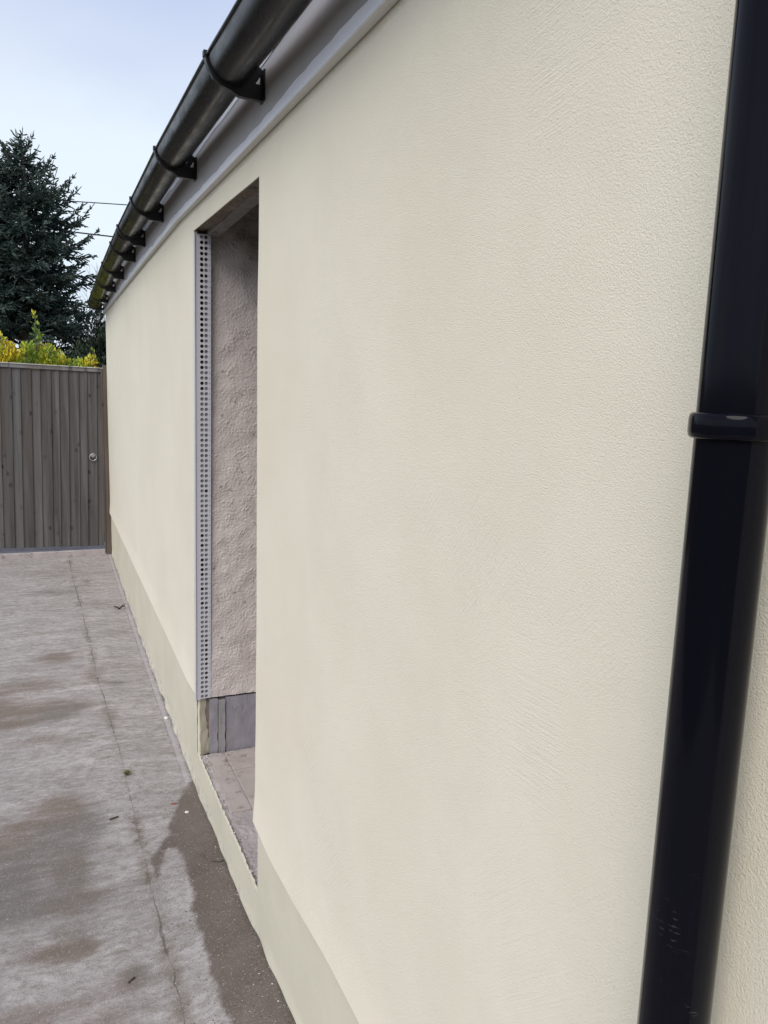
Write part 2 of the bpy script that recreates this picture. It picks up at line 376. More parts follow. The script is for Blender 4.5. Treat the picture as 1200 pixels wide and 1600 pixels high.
BL = [(-.02, 6.72, .26, .16, .6), (.0, 5.05, .14, .12, 1), (-.12, 4.62, .2, .12, .9), (-.2, 4.18, .22, .16, 1.2), (.02, 4.2, .13, .11, 1.1), (.19, 4.66, .05, .12, .7), (.25, 4.05, .06, .06, .9),
      (.31, 4.5, .08, .05, .9), (.06, 3.78, .1, .05, .7), (-.1, 3.86, .12, .04, .8), (.0, 3.15, .12, .12, 1.2), (-.13, 2.95, .15, .16, 1.3), (-.2, 2.6, .14, .14, 1.2), (.02, 2.72, .07, .2, 1.1),
      (.1, 2.95, .07, .12, .8), (.02, 2.52, .12, .07, 1.1), (.03, 2.28, .06, .045, 1.3), (-.04, 2.3, .1, .05, 1), (.17, 2.12, .05, .05, .9), (-.14, 2.06, .2, .05, .9), (.06, 7.35, .3, .15, .4),
      (.12, 1.95, .1, .06, .6), (-.4, 4.4, .2, .3, .8), (-.5, 3, .3, .4, .8), (.26, 7.0, .05, .1, .8), (.28, 6.35, .09, .1, .6), (-.1, 5.6, .2, .04, .6)]
CX = [((-.6, 3.68), (-.16, 3.665)), ((.05, 3.66), (.255, 3.625)), ((.198, 6.06), (.285, 6.05)), ((.40, 4.48), (.485, 4.465)), ((-.9, 7.40), (-.34, 7.36)), ((-.1, 6.0), (-.9, 6.02))]
xs = [-2.6 + i * .1 for i in range(22)] + [-.4 + i * .02 for i in range(1, 51)]
xs = sorted(set(round(a, 4) for a in xs))
ys = [-3 + .25 * i for i in range(16)] + [1 + .03 * i for i in range(0, 237)]
ys = sorted(set(round(a, 4) for a in ys if a < 8.075)) + [8.075]
pm = MB(); pm.at = 1
A = {k: [] for k in ('wet', 'stain', 'crack', 'groove', 'cross', 'wallgap')}
idx = [[0] * len(ys) for _ in xs]
for i, x in enumerate(xs):
    for j, y in enumerate(ys):
        idx[i][j] = pm.vert((x, y, gz(x, y) + .004 * nz(x, y, 0, 1.3) + .002 * nz(x, y, 5, 6)))
        A['wet'].append(sdf(WET, x, y) if y < 4 and x > -.1 else 1)
        A['stain'].append(min(1, sum(q * math.exp(-((x - a) / c) ** 2 - ((y - b_) / d) ** 2) for a, b_, c, d, q in BL)))
        A['crack'].append(x - interp(CR, y)); A['groove'].append(x - .503 if y > 3.2 else -1)
        A['cross'].append(min(math.hypot(x - (a + max(0, min(1, (x - a) / (c - a))) * (c - a)), y - (b_ + max(0, min(1, (x - a) / (c - a))) * (d - b_))) for (a, b_), (c, d) in CX))
        A['wallgap'].append(PX - x)
for i in range(len(xs) - 1):
    for j in range(len(ys) - 1): pm.face(idx[i][j], idx[i + 1][j], idx[i + 1][j + 1], idx[i][j + 1])
path = pm.build('path', M_path, smooth=True); tag(path, kind='structure')
for k, v in A.items(): path.data.attributes.new(k, 'FLOAT', 'POINT').data.foreach_set('value', v)
sl = MB(); sl.box(-2.6, .60, 8.078, 8.5, -.19, .012); sl.build('pavement', M_sill, bevel=.006)['kind'] = 'structure'

# ------------------------------------------------------------------ the bungalow
H0 = empty('bungalow', (DW, 4, 0)); tag(H0, 'long low bungalow with smooth cream rendered side wall and an open doorway', 'bungalow')
def yN(z): return 2.094 + .0012 * nz(z, 4, 1, 9) + .0007 * nz(z, 4, 6, 40) + .0075 * sstep(.4, 1.2, z) + .0015 * math.sin(z * 5)
def yF(z): return interp([(.35, 3.142), (.9, 3.130), (1.6, 3.112), (2.29, 3.102)], z)
def zH(y): return 2.252 + .033 * (y - 2.1)
def build_face(name, mat, zlo, zhi, xf, open_lo, nose=False, zo=None, step=.05, nB=22):
    ya = [-3.0 + .25 * i for i in range(12)] + [0.0 + step * i for i in range(int(2.1 / step))]
    nA = len(ya); yc = [step * 1.6 * i for i in range(1, int((YE - 3.11) / (step * 1.6)))] ; 
    cols = nA + nB + 1 + len(yc) + 1
    def ycol(i, z):
        if i < nA: return ya[i]
        if i <= nA + nB: return yN(z) + (yF(z) - yN(z)) * (i - nA) / nB
        if i == cols - 1: return YE
        q = yF(z); a = yc[i - nA - nB - 1]; T = yc[-1] + step * 1.6; return q + (YE - q) * a / T
    nL, nU = zo
    mb = MB()
    def fn(i, j):
        y = ycol(i, 1.3)
        if j <= nL: t = (j / nL) ** (1.6 if nose else 1); z0, z1 = zlo(y), open_lo(y)
        else: t = (j - nL) / nU; z0, z1 = open_lo(y), zhi(y)
        z = z0 + (z1 - z0) * t; y = ycol(i, z); return (xf(y, z), y, z)
    hole = (lambda i, j: nA <= i < nA + nB and ((j < nL) if nose else (j >= nL)))
    mb.grid(fn, cols - 1, nL + nU, hole)
    return mb, fn, nA, nB, cols, nL + nU
def xwall(y, z):
    zb = zbell(y); x = DW + .0022 * nz(0, y, z, 1.7) + .0008 * nz(3, y, z, 6)
    return x - .0075 * (max(0, min(1, (zb + .12 - z) / .12)) ** 1.3) * (1 - .8 * sstep(3.30, 3.14, y) * sstep(2.9, 3.1, y))
mb, fn, nA, nB, cols, rows = build_face('w', None, zbell, lambda y: 2.50, xwall, zH, True, (42, 5))
# rounded bell nose and underside, opening returns
for i in range(cols - 1):
    if nA <= i < nA + nB: continue
    P = [fn(i, 0), fn(i + 1, 0)]
    prof = [(.0, .0), (.0012, -.0015), (.004, -.001), (.06, .006)]
    for (a, b_), (c, d) in zip(prof, prof[1:]):
        mb.poly([(P[0][0] + a, P[0][1], P[0][2] + b_), (P[1][0] + a, P[1][1], P[1][2] + b_), (P[1][0] + c, P[1][1], P[1][2] + d), (P[0][0] + c, P[0][1], P[0][2] + d)])
for ii, sg in ((nA, 1), (nA + nB, -1)):
    dep = .06 if sg == 1 else .014
    for j in range(42):
        a, b_ = fn(ii, j), fn(ii, j + 1)
        pr = [(0, 0), (.0012, sg * -.0006 * 0 + sg * .0), (dep, sg * .006)] if sg == 1 else [(0, 0), (.004, .0015), (dep, .004)]
        for (p1, q1), (p2, q2) in zip(pr, pr[1:]):
            mb.poly([(a[0] + p1, a[1] + q1, a[2]), (b_[0] + p1, b_[1] + q1, b_[2]), (b_[0] + p2, b_[1] + q2, b_[2]), (a[0] + p2, a[1] + q2, a[2])])
for i in range(nA, nA + nB):
    a, b_ = fn(i, 42), fn(i + 1, 42)
    mb.poly([a, b_, (b_[0] + .006, b_[1], b_[2] + .002), (a[0] + .006, a[1], a[2] + .002)])
for j in range(rows):                        # far corner return
    a, b_ = fn(cols - 1, j), fn(cols - 1, j + 1)
    mb.poly([a, b_, (b_[0] + .05, b_[1], b_[2]), (a[0] + .05, a[1], a[2])])
wallo = mb.build('wall', M_wall, H0, smooth=True)
bm = bmesh.new(); bm.from_mesh(wallo.data); bmesh.ops.remove_doubles(bm, verts=bm.verts, dist=.0002); bm.to_mesh(wallo.data); bm.free(); wallo.data.set_sharp_from_angle(angle=R(32))

# plinth below the bell line; its opening starts at the doorstep level with a ragged top edge
RAGGED = 1
def zs(y): return interp([(2.0, .138), (2.1, .136), (2.5, .124), (3.13, .104)], y)
def rag(y): return .006 * nz(y, 0, 2, 14) + .004 * nz(y, 0, 7, 45) + .003 * nz(y, 0, 9, 110)
def xpl(y, z):
    zg0 = interp(GB, y); return PX + .0025 * nz(2, y, z, 3) + .001 * nz(2, y, z, 12) - .010 * sstep(zg0 + .03, zg0 - .005, z) * (0.5 + nz(0, y, 9, 7))
mb, fn, nA, nB, cols, rows = build_face('p', None, lambda y: interp(GB, y) - .06, lambda y: zbell(y) + .012, xpl, lambda y: zs(y) + .002 + rag(y), False, (8, 10), step=.03, nB=150)
for i in range(nA, nA + nB):
    a, b_ = fn(i, 8), fn(i + 1, 8); t1 = .007 + .004 * nz(a[1], 4, 0, 40); t2 = .007 + .004 * nz(b_[1], 4, 0, 40)
    mb.poly([a, b_, (b_[0] + t2, b_[1], b_[2] + .001), (a[0] + t1, a[1], a[2] + .001)]); mb.poly([(a[0] + t1, a[1], a[2] + .001), (b_[0] + t2, b_[1], b_[2] + .001), (b_[0] + t2 + .002, b_[1], b_[2] - .03), (a[0] + t1 + .002, a[1], a[2] - .03)])
mb.build('plinth', M_plinth, H0, smooth=True)
# doorway return of the plinth, thick uneven render edge on the far side
pr = MB()
def fnp(i, j):
    z = .10 + .29 * j / 24; t = i / 10
    y = 3.142 + .030 * t + .004 * nz(i * .3, 0, z, 20); x = PX + .002 + .052 * t + .003 * nz(i * .2, z, 3, 25)
    if t == 1: x += .006 * nz(0, z, 4, 60)
    return (x, y + (.0 if t < .1 else -.012 - .012 * sstep(.3, .11, z)), z)
pr.grid(fnp, 10, 24); pr.build('plinth_return', M_plinth, H0, smooth=True)
pr = MB(); pr.grid(lambda i, j: (PX + .001 + .06 * i / 4, yN(.3) + .004, zs(2.1) - .02 + .28 * j / 4), 4, 4); pr.build('plinth_return', M_plinth, H0)

# rough pebbledash reveals
def reveal(y, sg, z0, z1, x0, x1, st):
    mb = MB(); nx = int((x1 - x0) / st); nzv = int((z1 - z0) / st)
    def f(i, j):
        x = x0 + (x1 - x0) * i / nx; z = z0 + (z1 - z0) * j / nzv
        d_ = noise.voronoi(Vector((x + .004 * nz(x, z, 7, 60), z + .004 * nz(z, x, 3, 60), .01)) * 125)[0]; h = max(0, .62 - d_[0]) * .0052 * (.8 + nz(x, z, 9, 30)) + nz(x, z, 4, 90) * .0006 + nz(x, z, 8, 18) * .003
        return (x, y - sg * h, z)
    mb.grid(f, nx, nzv); return mb.build('reveal', M_reveal, H0, smooth=True)
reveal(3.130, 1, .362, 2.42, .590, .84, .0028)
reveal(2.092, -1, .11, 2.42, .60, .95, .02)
# lower part of the far reveal: grey membrane and cement strips
def panel(name, mat, x0, x1, z0, z1, y, amp=.002, st=.008):
    mb = MB(); nx = max(2, int((x1 - x0) / st)); nzv = max(2, int((z1 - z0) / st))
    def f(i, j):
        x = x0 + (x1 - x0) * i / nx; z = z0 + (z1 - z0) * j / nzv
        if i == nx: x += .004 * nz(z, 0, 3, 25)
        if j == nzv: z += .003 * nz(x, 0, 3, 30)
        return (x, y + amp * nz(x, z, 2, 22), z)
    g_ = mb.grid(f, nx, nzv)
    e = [f(i, 0) for i in range(nx + 1)]
    for i in range(nx):
        a, b_ = f(i, nzv), f(i + 1, nzv); mb.poly([a, b_, (b_[0], 3.16, b_[2]), (a[0], 3.16, a[2])])
    for j in range(nzv):
        for i in (0, nx):
            a, b_ = f(i, j), f(i, j + 1); mb.poly([a, b_, (b_[0], 3.16, b_[2]), (a[0], 3.16, a[2])])
    return mb.build(name, mat, H0, smooth=False)
panel('damp_proof_strip', M_slate, .667, .95, .095, .352, 3.130, .0015)
panel('cement_strip', M_slatec, .634, .663, .09, .345, 3.124, .002)
panel('damp_proof_strip', M_slate, .597, .631, .10, .352, 3.127, .003)
# dark backing behind bead and gaps
mb = MB(); mb.box(.552, .955, 3.150, 3.20, .05, 2.5); mb.build('masonry', M_mortar, H0)
# head of the opening
mb = MB()
def fl(i, j):
    y = 2.08 + 1.06 * i / 60; x = DW + .0062 + .052 * j / 8
    return (x, y, max(zH(y) + .0035, zH(y) + .008 + .007 * nz(x, y, 0, 45) + .005 * nz(x, y, 0, 16)))
mb.grid(fl, 60, 8); mb.build('mortar_joint', M_mortar, H0)
mb = MB(); mb.box(DW + .052, .634, 2.0, 3.2, 2.272, 2.44); o = mb.build('lintel', M_lintel, H0, bevel=.003)
o.location.z += 0; 
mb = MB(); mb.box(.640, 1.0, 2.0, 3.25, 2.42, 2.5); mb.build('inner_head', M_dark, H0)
# doorstep
mb = MB()
def fs(i, j):
    y = 2.02 + 1.10 * i / 160; x = PX + .4 * (j / 60) ** 1.5
    e = 1 - sstep(0, .03, x - PX)
    z = zs(y) + .0015 * nz(x, y, 0, 12) + rag(y) * e * .6 - .006 * e * (0.6 + nz(x, y, 3, 30)) + .002 * nz(x, y, 6, 60) + (.0035 * nz(x, y, 2, 95) + .0045 * max(0, nz(x, y, 12, 48))) * (sstep(.575, .55, x) + .4 * sstep(2.62, 2.5, y)) - (.008 * sstep(2.62, 2.57, y))
    z += .006 * max(0, nz(x, y, 9, 40)) * (e + sstep(3.05, 3.11, y) * 1.6)
    return (x + .003, y, z)
mb.grid(fs, 160, 60); mb.build('doorstep', M_sill, H0, smooth=False)
mb = MB()
for (x0, x1, y0, y1) in ((.572, .652, 2.60, 3.075), (.658, .80, 2.42, 2.93), (.658, .80, 2.936, 3.10), (.804, .94, 2.3, 3.10)):
    za = lambda y: zs(y) + .0035
    p = [(x0, y0), (x1, y0), (x1, y1), (x0, y1)]
    t = [mb.vert((x, y, za(y))) for x, y in p]; b2 = [mb.vert((x, y, za(y) - .02)) for x, y in p]
    mb.face(*t)
    for k in range(4): mb.face(t[k], t[(k + 1) % 4], b2[(k + 1) % 4], b2[k])
mb.build('step_tile', M_tile, H0, bevel=.0015)
# closed dark inside
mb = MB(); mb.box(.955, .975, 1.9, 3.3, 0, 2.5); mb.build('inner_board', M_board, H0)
# perforated corner bead
bd = MB(); x0b, y0b = .5535, 3.1035
CH, n12 = .0208, 12
def yb(z): return interp([(.35, 3.128), (.9, 3.120), (1.6, 3.108), (2.29, 3.100)], z) + .0014 * nz(z, 0, 5, 2.5)
def perf(cx_, half, r, za, zb_):
    cz = (za + zb_) / 2; hz = (zb_ - za) / 2; ring = []; outer = []
    for k in range(n12):
        t = 2 * math.pi * (k + .5) / n12 ; c, s_ = math.cos(t), math.sin(t); q = 1 / max(abs(c) / half, abs(s_) / hz)
        ring.append((cx_ + r * c, cz + r * s_)); outer.append((cx_ + q * c, cz + q * s_))
    cor = [(cx_ + half * a, cz + hz * b_) for a, b_ in ((1, 1), (-1, 1), (-1, -1), (1, -1))]
    for k in range(n12):
        a, b_ = ring[k], ring[(k + 1) % n12]; c, d = outer[k], outer[(k + 1) % n12]
        pts = [a, c]
        cc = [q for q in cor if abs(math.atan2((c[1] + d[1]) / 2 - cz, (c[0] + d[0]) / 2 - cx_) - math.atan2(q[1] - cz, q[0] - cx_)) < .27 and (abs(c[0] - d[0]) > 1e-6 and abs(c[1] - d[1]) > 1e-6)]
        pts += cc + [d, b_]
        bd.poly([(x, yb(z), z) for x, z in pts])
        bd.poly([(a[0], yb(a[1]), a[1]), (b_[0], yb(b_[1]), b_[1]), (b_[0], yb(b_[1]) + .0025, b_[1]), (a[0], yb(a[1]) + .0025, a[1])])
z = .362; fill = []
while z < 2.268:
    perf(.5655, .0085, .0071, z, z + CH); perf(.5825, .0085, .0069, z, z + CH); perf(.5960, .0050, .0019, z, z + CH)
    for cxx in (.5655, .5825):
        v = nz(cxx * 30, z, 4, 1.6) + .35 * nz(cxx * 50, z, 8, 30) + (.10 if cxx > .57 else -.06)
        if v > .13: fill.append((cxx, z + CH / 2))
    z += CH
ztop = z
for k in range(46):                                   # nose and plain strip
    za, zc = .356 + (ztop - .356) * k / 46, .356 + (ztop - .356) * (k + 1) / 46
    prof = [(.534, .006), (.5345, -.0015), (.537, -.004), (.540, -.0035), (.542, -.0005), (.557, 0)]
    for (a, b_), (c, d) in zip(prof, prof[1:]):
        bd.poly([(a, yb(za) + b_, za), (c, yb(za) + d, za), (c, yb(zc) + d, zc), (a, yb(zc) + b_, zc)])
bd.build('corner_bead', M_bead, H0)
mb = MB()
for cxx, zc in fill:
    yy = yb(zc) + .004 + .002 * random.random()
    cz_ = mb.vert((cxx, yy, zc)); rr = [mb.vert((cxx + .0085 * math.cos(t), yy + .001, zc + .0085 * math.sin(t))) for t in (k * math.pi / 4 for k in range(8))]
    for k in range(8): mb.face(cz_, rr[k], rr[(k + 1) % 8])
mb.build('bead_filling', m_conc('set render in the holes', (.24, .23, .235), (.32, .31, .315), (.2, .19, .19), 30), H0)['kind'] = 'stuff'

# fascia, drip edge, sky reflection modelled as a raised white strip, underlay
mb = MB()
N = 90; yy_ = [-3 + (YE + .06 + 3) * i / N for i in range(N + 1)]
def sweep(mb, prof, closed=True):
    rings = [[mb.vert((x, y, zfun(y))) for x, zfun in prof] for y in yy_]
    n = len(prof)
    for a, b_ in zip(rings, rings[1:]):
        for k in range(n if closed else n - 1): mb.face(a[k], a[(k + 1) % n], b_[(k + 1) % n], b_[k])
    if closed: mb.face(*rings[0][::-1]); mb.face(*rings[-1])
sweep(mb, [(.520, lambda y: zf(y) + .006), (.5335, lambda y: zf(y) + .006), (.5335, lambda y: zf(y) + .21), (.520, lambda y: zf(y) + .21)])
mb.build('fascia', M_fascia, H0)
mb = MB(); sweep(mb, [(.5155, lambda y: zf(y) + .0015), (.5335, lambda y: zf(y) + .002), (.5335, lambda y: zf(y) + .0055), (.5155, lambda y: zf(y) + .0052)])
mb.build('fascia_drip', M_lip, H0)
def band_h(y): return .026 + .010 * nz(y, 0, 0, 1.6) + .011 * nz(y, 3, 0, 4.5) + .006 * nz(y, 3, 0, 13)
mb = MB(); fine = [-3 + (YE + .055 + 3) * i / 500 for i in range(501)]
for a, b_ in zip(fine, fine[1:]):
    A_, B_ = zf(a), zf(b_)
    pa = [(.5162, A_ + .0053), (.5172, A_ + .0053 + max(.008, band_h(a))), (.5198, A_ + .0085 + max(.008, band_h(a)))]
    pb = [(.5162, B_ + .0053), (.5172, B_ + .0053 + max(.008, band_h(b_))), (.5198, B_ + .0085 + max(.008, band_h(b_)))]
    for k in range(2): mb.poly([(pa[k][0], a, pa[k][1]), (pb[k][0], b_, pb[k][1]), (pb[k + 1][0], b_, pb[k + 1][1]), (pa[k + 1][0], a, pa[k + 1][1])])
mb.build('fascia_sky_reflection', M_reflect_underlay, H0, smooth=True)  # bright wavy band is the sky mirrored in the gloss board, built as geometry
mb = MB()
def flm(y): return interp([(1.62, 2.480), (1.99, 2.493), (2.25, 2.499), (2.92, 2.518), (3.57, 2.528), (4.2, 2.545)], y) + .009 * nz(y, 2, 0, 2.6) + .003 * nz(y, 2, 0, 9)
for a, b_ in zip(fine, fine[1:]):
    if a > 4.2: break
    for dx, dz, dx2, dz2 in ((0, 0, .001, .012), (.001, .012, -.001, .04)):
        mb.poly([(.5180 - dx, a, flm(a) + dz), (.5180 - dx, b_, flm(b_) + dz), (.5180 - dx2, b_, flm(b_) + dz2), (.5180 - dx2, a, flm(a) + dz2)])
mb.build('roofing_underlay', M_reflect_underlay, H0, smooth=True)
# roof and hidden walls
mb = MB(); mb.poly([(.45, -3, 2.565), (.45, YE + .08, 2.60), (4.2, YE + .08, 4.05), (4.2, -3, 4.02)]); mb.poly([(.45, -3, 2.555), (.45, YE + .08, 2.59), (4.2, YE + .08, 4.0), (4.2, -3, 4.0)])
mb.poly([(.45, -3, 2.565), (.45, YE + .08, 2.60), (.45, YE + .08, 2.59), (.45, -3, 2.555)]); mb.poly([(8, -3, 2.56), (8, YE + .08, 2.6), (4.2, YE + .08, 4.05), (4.2, -3, 4.02)])
mb.build('roof', M_roof, H0)
mb = MB(); mb.poly([(.58, YE, -.2), (7.9, YE, -.2), (7.9, YE, 2.58), (4.2, YE, 4.0), (.58, YE, 2.55)]); mb.poly([(.54, -3, -.2), (7.9, -3, -.2), (7.9, -3, 2.58), (4.2, -3, 4.0), (.54, -3, 2.55)])
mb.poly([(7.9, -3, -.2), (7.9, YE, -.2), (7.9, YE, 2.58), (7.9, -3, 2.58)]); mb.build('end_wall', M_plinth, H0)

# ------------------------------------------------------------------ gutter and its brackets
G0 = empty('gutter', (.447, 4, 2.5)); tag(G0, 'long black half round gutter along the eaves, its far end green with moss', 'gutter')
GC, GR = .437, .058
mb = MB(); rings = []
yg = [-3.0 + i * (YE + .05 + 3) / 110 for i in range(111)]
for y in yg:
    sag = .0015 * nz(y, 0, 0, 1.2); r = []
    for k in range(25):
        t = math.pi + math.pi * k / 24; r.append(mb.vert((GC + GR * math.cos(t), y, zg(y) + sag + GR * math.sin(t) * 1.02)))
    for k in range(25):
        t = 2 * math.pi - math.pi * k / 24; r.append(mb.vert((GC + (GR - .003) * math.cos(t), y, zg(y) + sag + (GR - .003) * math.sin(t) * 1.02)))
    rings.append(r)
for a, b_ in zip(rings, rings[1:]):
    for k in range(50): mb.face(a[k], a[(k + 1) % 50], b_[(k + 1) % 50], b_[k])
mb.build('channel', M_gut, G0, smooth=False).data.polygons.foreach_set('use_smooth', [True] * (110 * 50))
mb = MB(); mb.tube([(GC - GR - .0012, y, zg(y) - .002) for y in yg], .0042, 8); mb.build('rolled_lip', M_gut, G0, smooth=True)
mb = MB(); ye = YE + .05; ce = [(GC + (GR + .002) * math.cos(math.pi + math.pi * k / 24), zg(ye) + (GR + .002) * math.sin(math.pi + math.pi * k / 24)) for k in range(25)]
for y in (ye - .012, ye + .003): mb.poly([(x, y, z) for x, z in ce])
for (a, b_), (c, d) in zip(ce, ce[1:]): mb.poly([(a, ye - .012, b_), (c, ye - .012, d), (c, ye + .003, d), (a, ye + .003, b_)])
mb.build('end_cap', M_gut, G0)
def bracket(y, union=False):
    z0 = zg(y); mb = MB(); ro, ri = GR + .0065, GR + .001
    # strap under the channel
    W = .010 if not union else .024
    ts = [math.pi + R(-4) + R(184) * k / 26 for k in range(27)]
    rg = [[mb.vert((GC + r * math.cos(t), y + s_ * W, z0 + r * math.sin(t))) for r, s_ in ((ro, -1), (ro, 1), (ri, 1), (ri, -1))] for t in ts]
    for a, b_ in zip(rg, rg[1:]):
        for k in range(4): mb.face(a[k], a[(k + 1) % 4], b_[(k + 1) % 4], b_[k])
    mb.face(*rg[0]); mb.face(*rg[-1])
    mb.box(GC - ro - .003, GC - ri + .002, y - .008, y + .008, z0 - .006, z0 + .007)       # clip over the lip
    # web down to the fascia, with its triangular hole
    zc = interp([(0, -.078), (2.9, -.088), (3.8, -.088), (5.2, -.102), (6, -.102), (7.4, -.078), (8, -.070)], y)
    outer = [(GC + ro * math.cos(R(t)), z0 + ro * math.sin(R(t))) for t in range(214, 359, 8)]
    tri = [(.5165, z0 - .014), (.5165, z0 + zc), (.505, z0 + zc + .001)]
    low = [(GC + ro * math.cos(R(215)), z0 + ro * math.sin(R(215)) - .002)]
    loop = outer + tri + [(.480, z0 + zc * .99), (.455, z0 + min(-.074, zc * .97)), (GC, z0 - .073), (GC - .026, z0 - .0655), (GC - .044, z0 - .052)]
    hole = [(.5125, z0 - .024), (.5125, z0 - .048), (.498, z0 - .047)]
    tess = geometry.tessellate_polygon([[Vector((x, z, 0)) for x, z in loop], [Vector((x, z, 0)) for x, z in hole]])
    pts = loop + hole
    for yy in (y - .0075, y + .0075):
        ids = [mb.vert((x, yy, z)) for x, z in pts]
        for t in tess: mb.face(*[ids[k] for k in t])
    for lp in (loop, hole):
        for (a, b_), (c, d) in zip(lp, lp[1:] + lp[:1]): mb.poly([(a, y - .0075, b_), (c, y - .0075, d), (c, y + .0075, d), (a, y + .0075, b_)])
    mb.box(.5155, .5192, y - .018, y + .018, z0 + zc, z0 - .012)                            # back plate
    mb.build('bracket', M_brk, G0)
for y, u in ((.1, 0), (1.02, 0), (1.998, 0), (2.954, 0), (3.82, 0), (4.55, 1), (5.07, 0), (5.86, 0), (6.6, 0), (7.38, 0), (7.99, 0)): bracket(y, u)
y = 4.68; mb = MB(); rr = []
for yy in (y - .05, y + .05):
    rr.append([mb.vert((GC + r * math.cos(t), yy, zg(yy) + r * math.sin(t))) for r in (GR + .004,) for t in (math.pi + math.pi * k / 20 for k in range(21))])
for k in range(20): mb.face(rr[0][k], rr[0][k + 1], rr[1][k + 1], rr[1][k])
mb.build('union', M_brk, G0)

# ------------------------------------------------------------------ downpipe
D0 = empty('downpipe', (.490, .432, .0)); tag(D0, 'glossy black round downpipe clipped to the near end of the cream wall', 'downpipe')
mb = MB(); px_, py_, pr_ = .490, .432, .0297
mb.tube([(px_, py_, .10), (px_, py_, 2.30), (px_ - .004, py_, 2.34), (GC + .006, py_, 2.40), (GC, py_, 2.43), (GC, py_, 2.47)], pr_, 64, False)
mb.build('pipe', M_pipe, D0, smooth=True)
mb = MB(); rings = []
for z, r in ((1.6630, .0302), (1.6634, .0328), (1.6650, .0342), (1.6685, .0348), (1.6775, .0348), (1.6812, .0342), (1.6828, .0328), (1.6832, .0302)):
    rings.append([mb.vert((px_ + r * math.cos(t), py_ + r * math.sin(t), z)) for t in (2 * math.pi * k / 64 for k in range(64))])
for a, b_ in zip(rings, rings[1:]):
    for k in range(64): mb.face(a[k], a[(k + 1) % 64], b_[(k + 1) % 64], b_[k])
cl = mb.build('clip', M_pipe, D0, smooth=True)
mb = MB(); mb.box(.520, .534, py_ - .03, py_ + .016, 1.662, 1.682); mb.build('lug', M_pipe, cl, bevel=.002)
mb = MB(); mb.tube([(px_, py_, .10), (px_, py_, .04), (px_ - .01, py_, .01), (px_ - .04, py_, -.0)], pr_ + .002, 32, False); mb.build('shoe', M_pipe, D0, smooth=True)

# ------------------------------------------------------------------ gate, post, fence
LEAN = R(1.0)
T0 = empty('gate', (.455, 8.085, .03)); tag(T0, 'weathered grey wooden gate of upright boards with a ring handle', 'gate')
mb = MB(); tone = []; x = .020 ; xs_ = [0]
ws = [.060, .090, .076, .094, .083, .072, .095, .08, .092, .078, .097, .085, .09, .08, .095, .085, .09]
cur = .018
def board(mb, x1, wd, z0, z1, t, yb_):
    a = len(mb.v); n = 14
    L_ = []
    for j in range(n + 1):
        z = z0 + (z1 - z0) * j / n; wv = .0015 * nz(x1 * 9, z, 0, 2.2)
        L_.append([mb.vert((x1 - wd - .010 + wv, yb_ - .004, z)), mb.vert((x1 + wv, yb_ - .019 + .009 * t, z)), mb.vert((x1 + wv, yb_ + .006, z)), mb.vert((x1 - wd - .010 + wv, yb_ + .004, z))])
    for p_, q_ in zip(L_, L_[1:]):
        for k in range(4): mb.face(p_[k], p_[(k + 1) % 4], q_[(k + 1) % 4], q_[k])
    mb.face(*L_[0]); mb.face(*L_[-1])
    tone.extend([t] * (len(mb.v) - a))
xr = .455 + .018
for i, wd in enumerate(ws):
    board(mb, xr, wd, .052 + .003 * random.random(), 1.795 + .004 * random.random(), random.random() * .75, 8.085)
    xr -= wd
gx0 = xr
mb.at = 1; o = mb.build('board_panel', M_gate, T0); o.data.attributes.new('tone', 'FLOAT', 'POINT').data.foreach_set('value', tone)
mb = MB(); mb.box(gx0, .477, 8.058, 8.095, 1.797, 1.832); mb.build('top_rail', M_cap, T0, bevel=.003)
mb = MB(); mb.box(gx0 - .01, .478, 8.050, 8.12, 1.8335, 1.842); mb.build('capping', M_capt, T0, bevel=.002)
mb = MB()
for z in (.25, .95, 1.6): mb.box(gx0 + .02, .45, 8.094, 8.13, z, z + .09)
mb.build('back_rail', M_gate, T0, bevel=.003)
hx, hz = .372, .965; mb = MB()
mb.tube([(hx, 8.074, hz + .012), (hx, 8.066, hz + .012)], [.024, .022], 24); mb.tube([(hx, 8.066, hz + .012), (hx, 8.054, hz + .012)], [.011, .009], 16)
hh = mb.build('ring_handle', M_galv, T0, smooth=False)
mb = MB(); mb.tube([(hx + .033 * math.sin(t), 8.056 - .002, hz - .008 + .033 * math.cos(t)) for t in (2 * math.pi * k / 28 for k in range(29))], .0042, 10, False); mb.build('ring', M_galv, hh, smooth=True)
T0.rotation_euler = (0, LEAN, 0)
P0 = MB()
def fpost(j, k):
    z = -.05 + 1.92 * j / 30; c = [(.497, 8.046), (.575, 8.046), (.575, 8.12), (.497, 8.12)][k]
    return (c[0] + .0 * z + .002 * nz(z, k, 0, 2), c[1], z - (.012 * (k in (1, 2)) if j == 30 else 0))
rg = [[P0.vert(fpost(j, k)) for k in range(4)] for j in range(31)]
for a, b_ in zip(rg, rg[1:]):
    for k in range(4): P0.face(a[k], a[(k + 1) % 4], b_[(k + 1) % 4], b_[k])
P0.face(*rg[-1]); P0.face(*rg[0])
po = P0.build('gate_post', M_post, bevel=.004); tag(po, 'brown timber gate post at the far corner of the cream wall', 'post')
mb = MB(); mb.box(.481, .4955, 8.052, 8.075, -.02, 1.83); sb = mb.build('stop_strip', M_post, po, bevel=.002)
F0 = empty('fence', (-1.9, 8.1, 0)); tag(F0, 'grey board fence carrying on to the left of the gate', 'fence')
mb = MB(); mb.box(gx0 - .12, gx0 - .04, 8.04, 8.12, -.19, 1.86); mb.build('fence_post', M_post, F0, bevel=.004)
mb = MB(); tone = []; xr = gx0 - .12
for i in range(16): board(mb, xr, .09, .03, 1.80, random.random() * .7, 8.085); xr -= .09
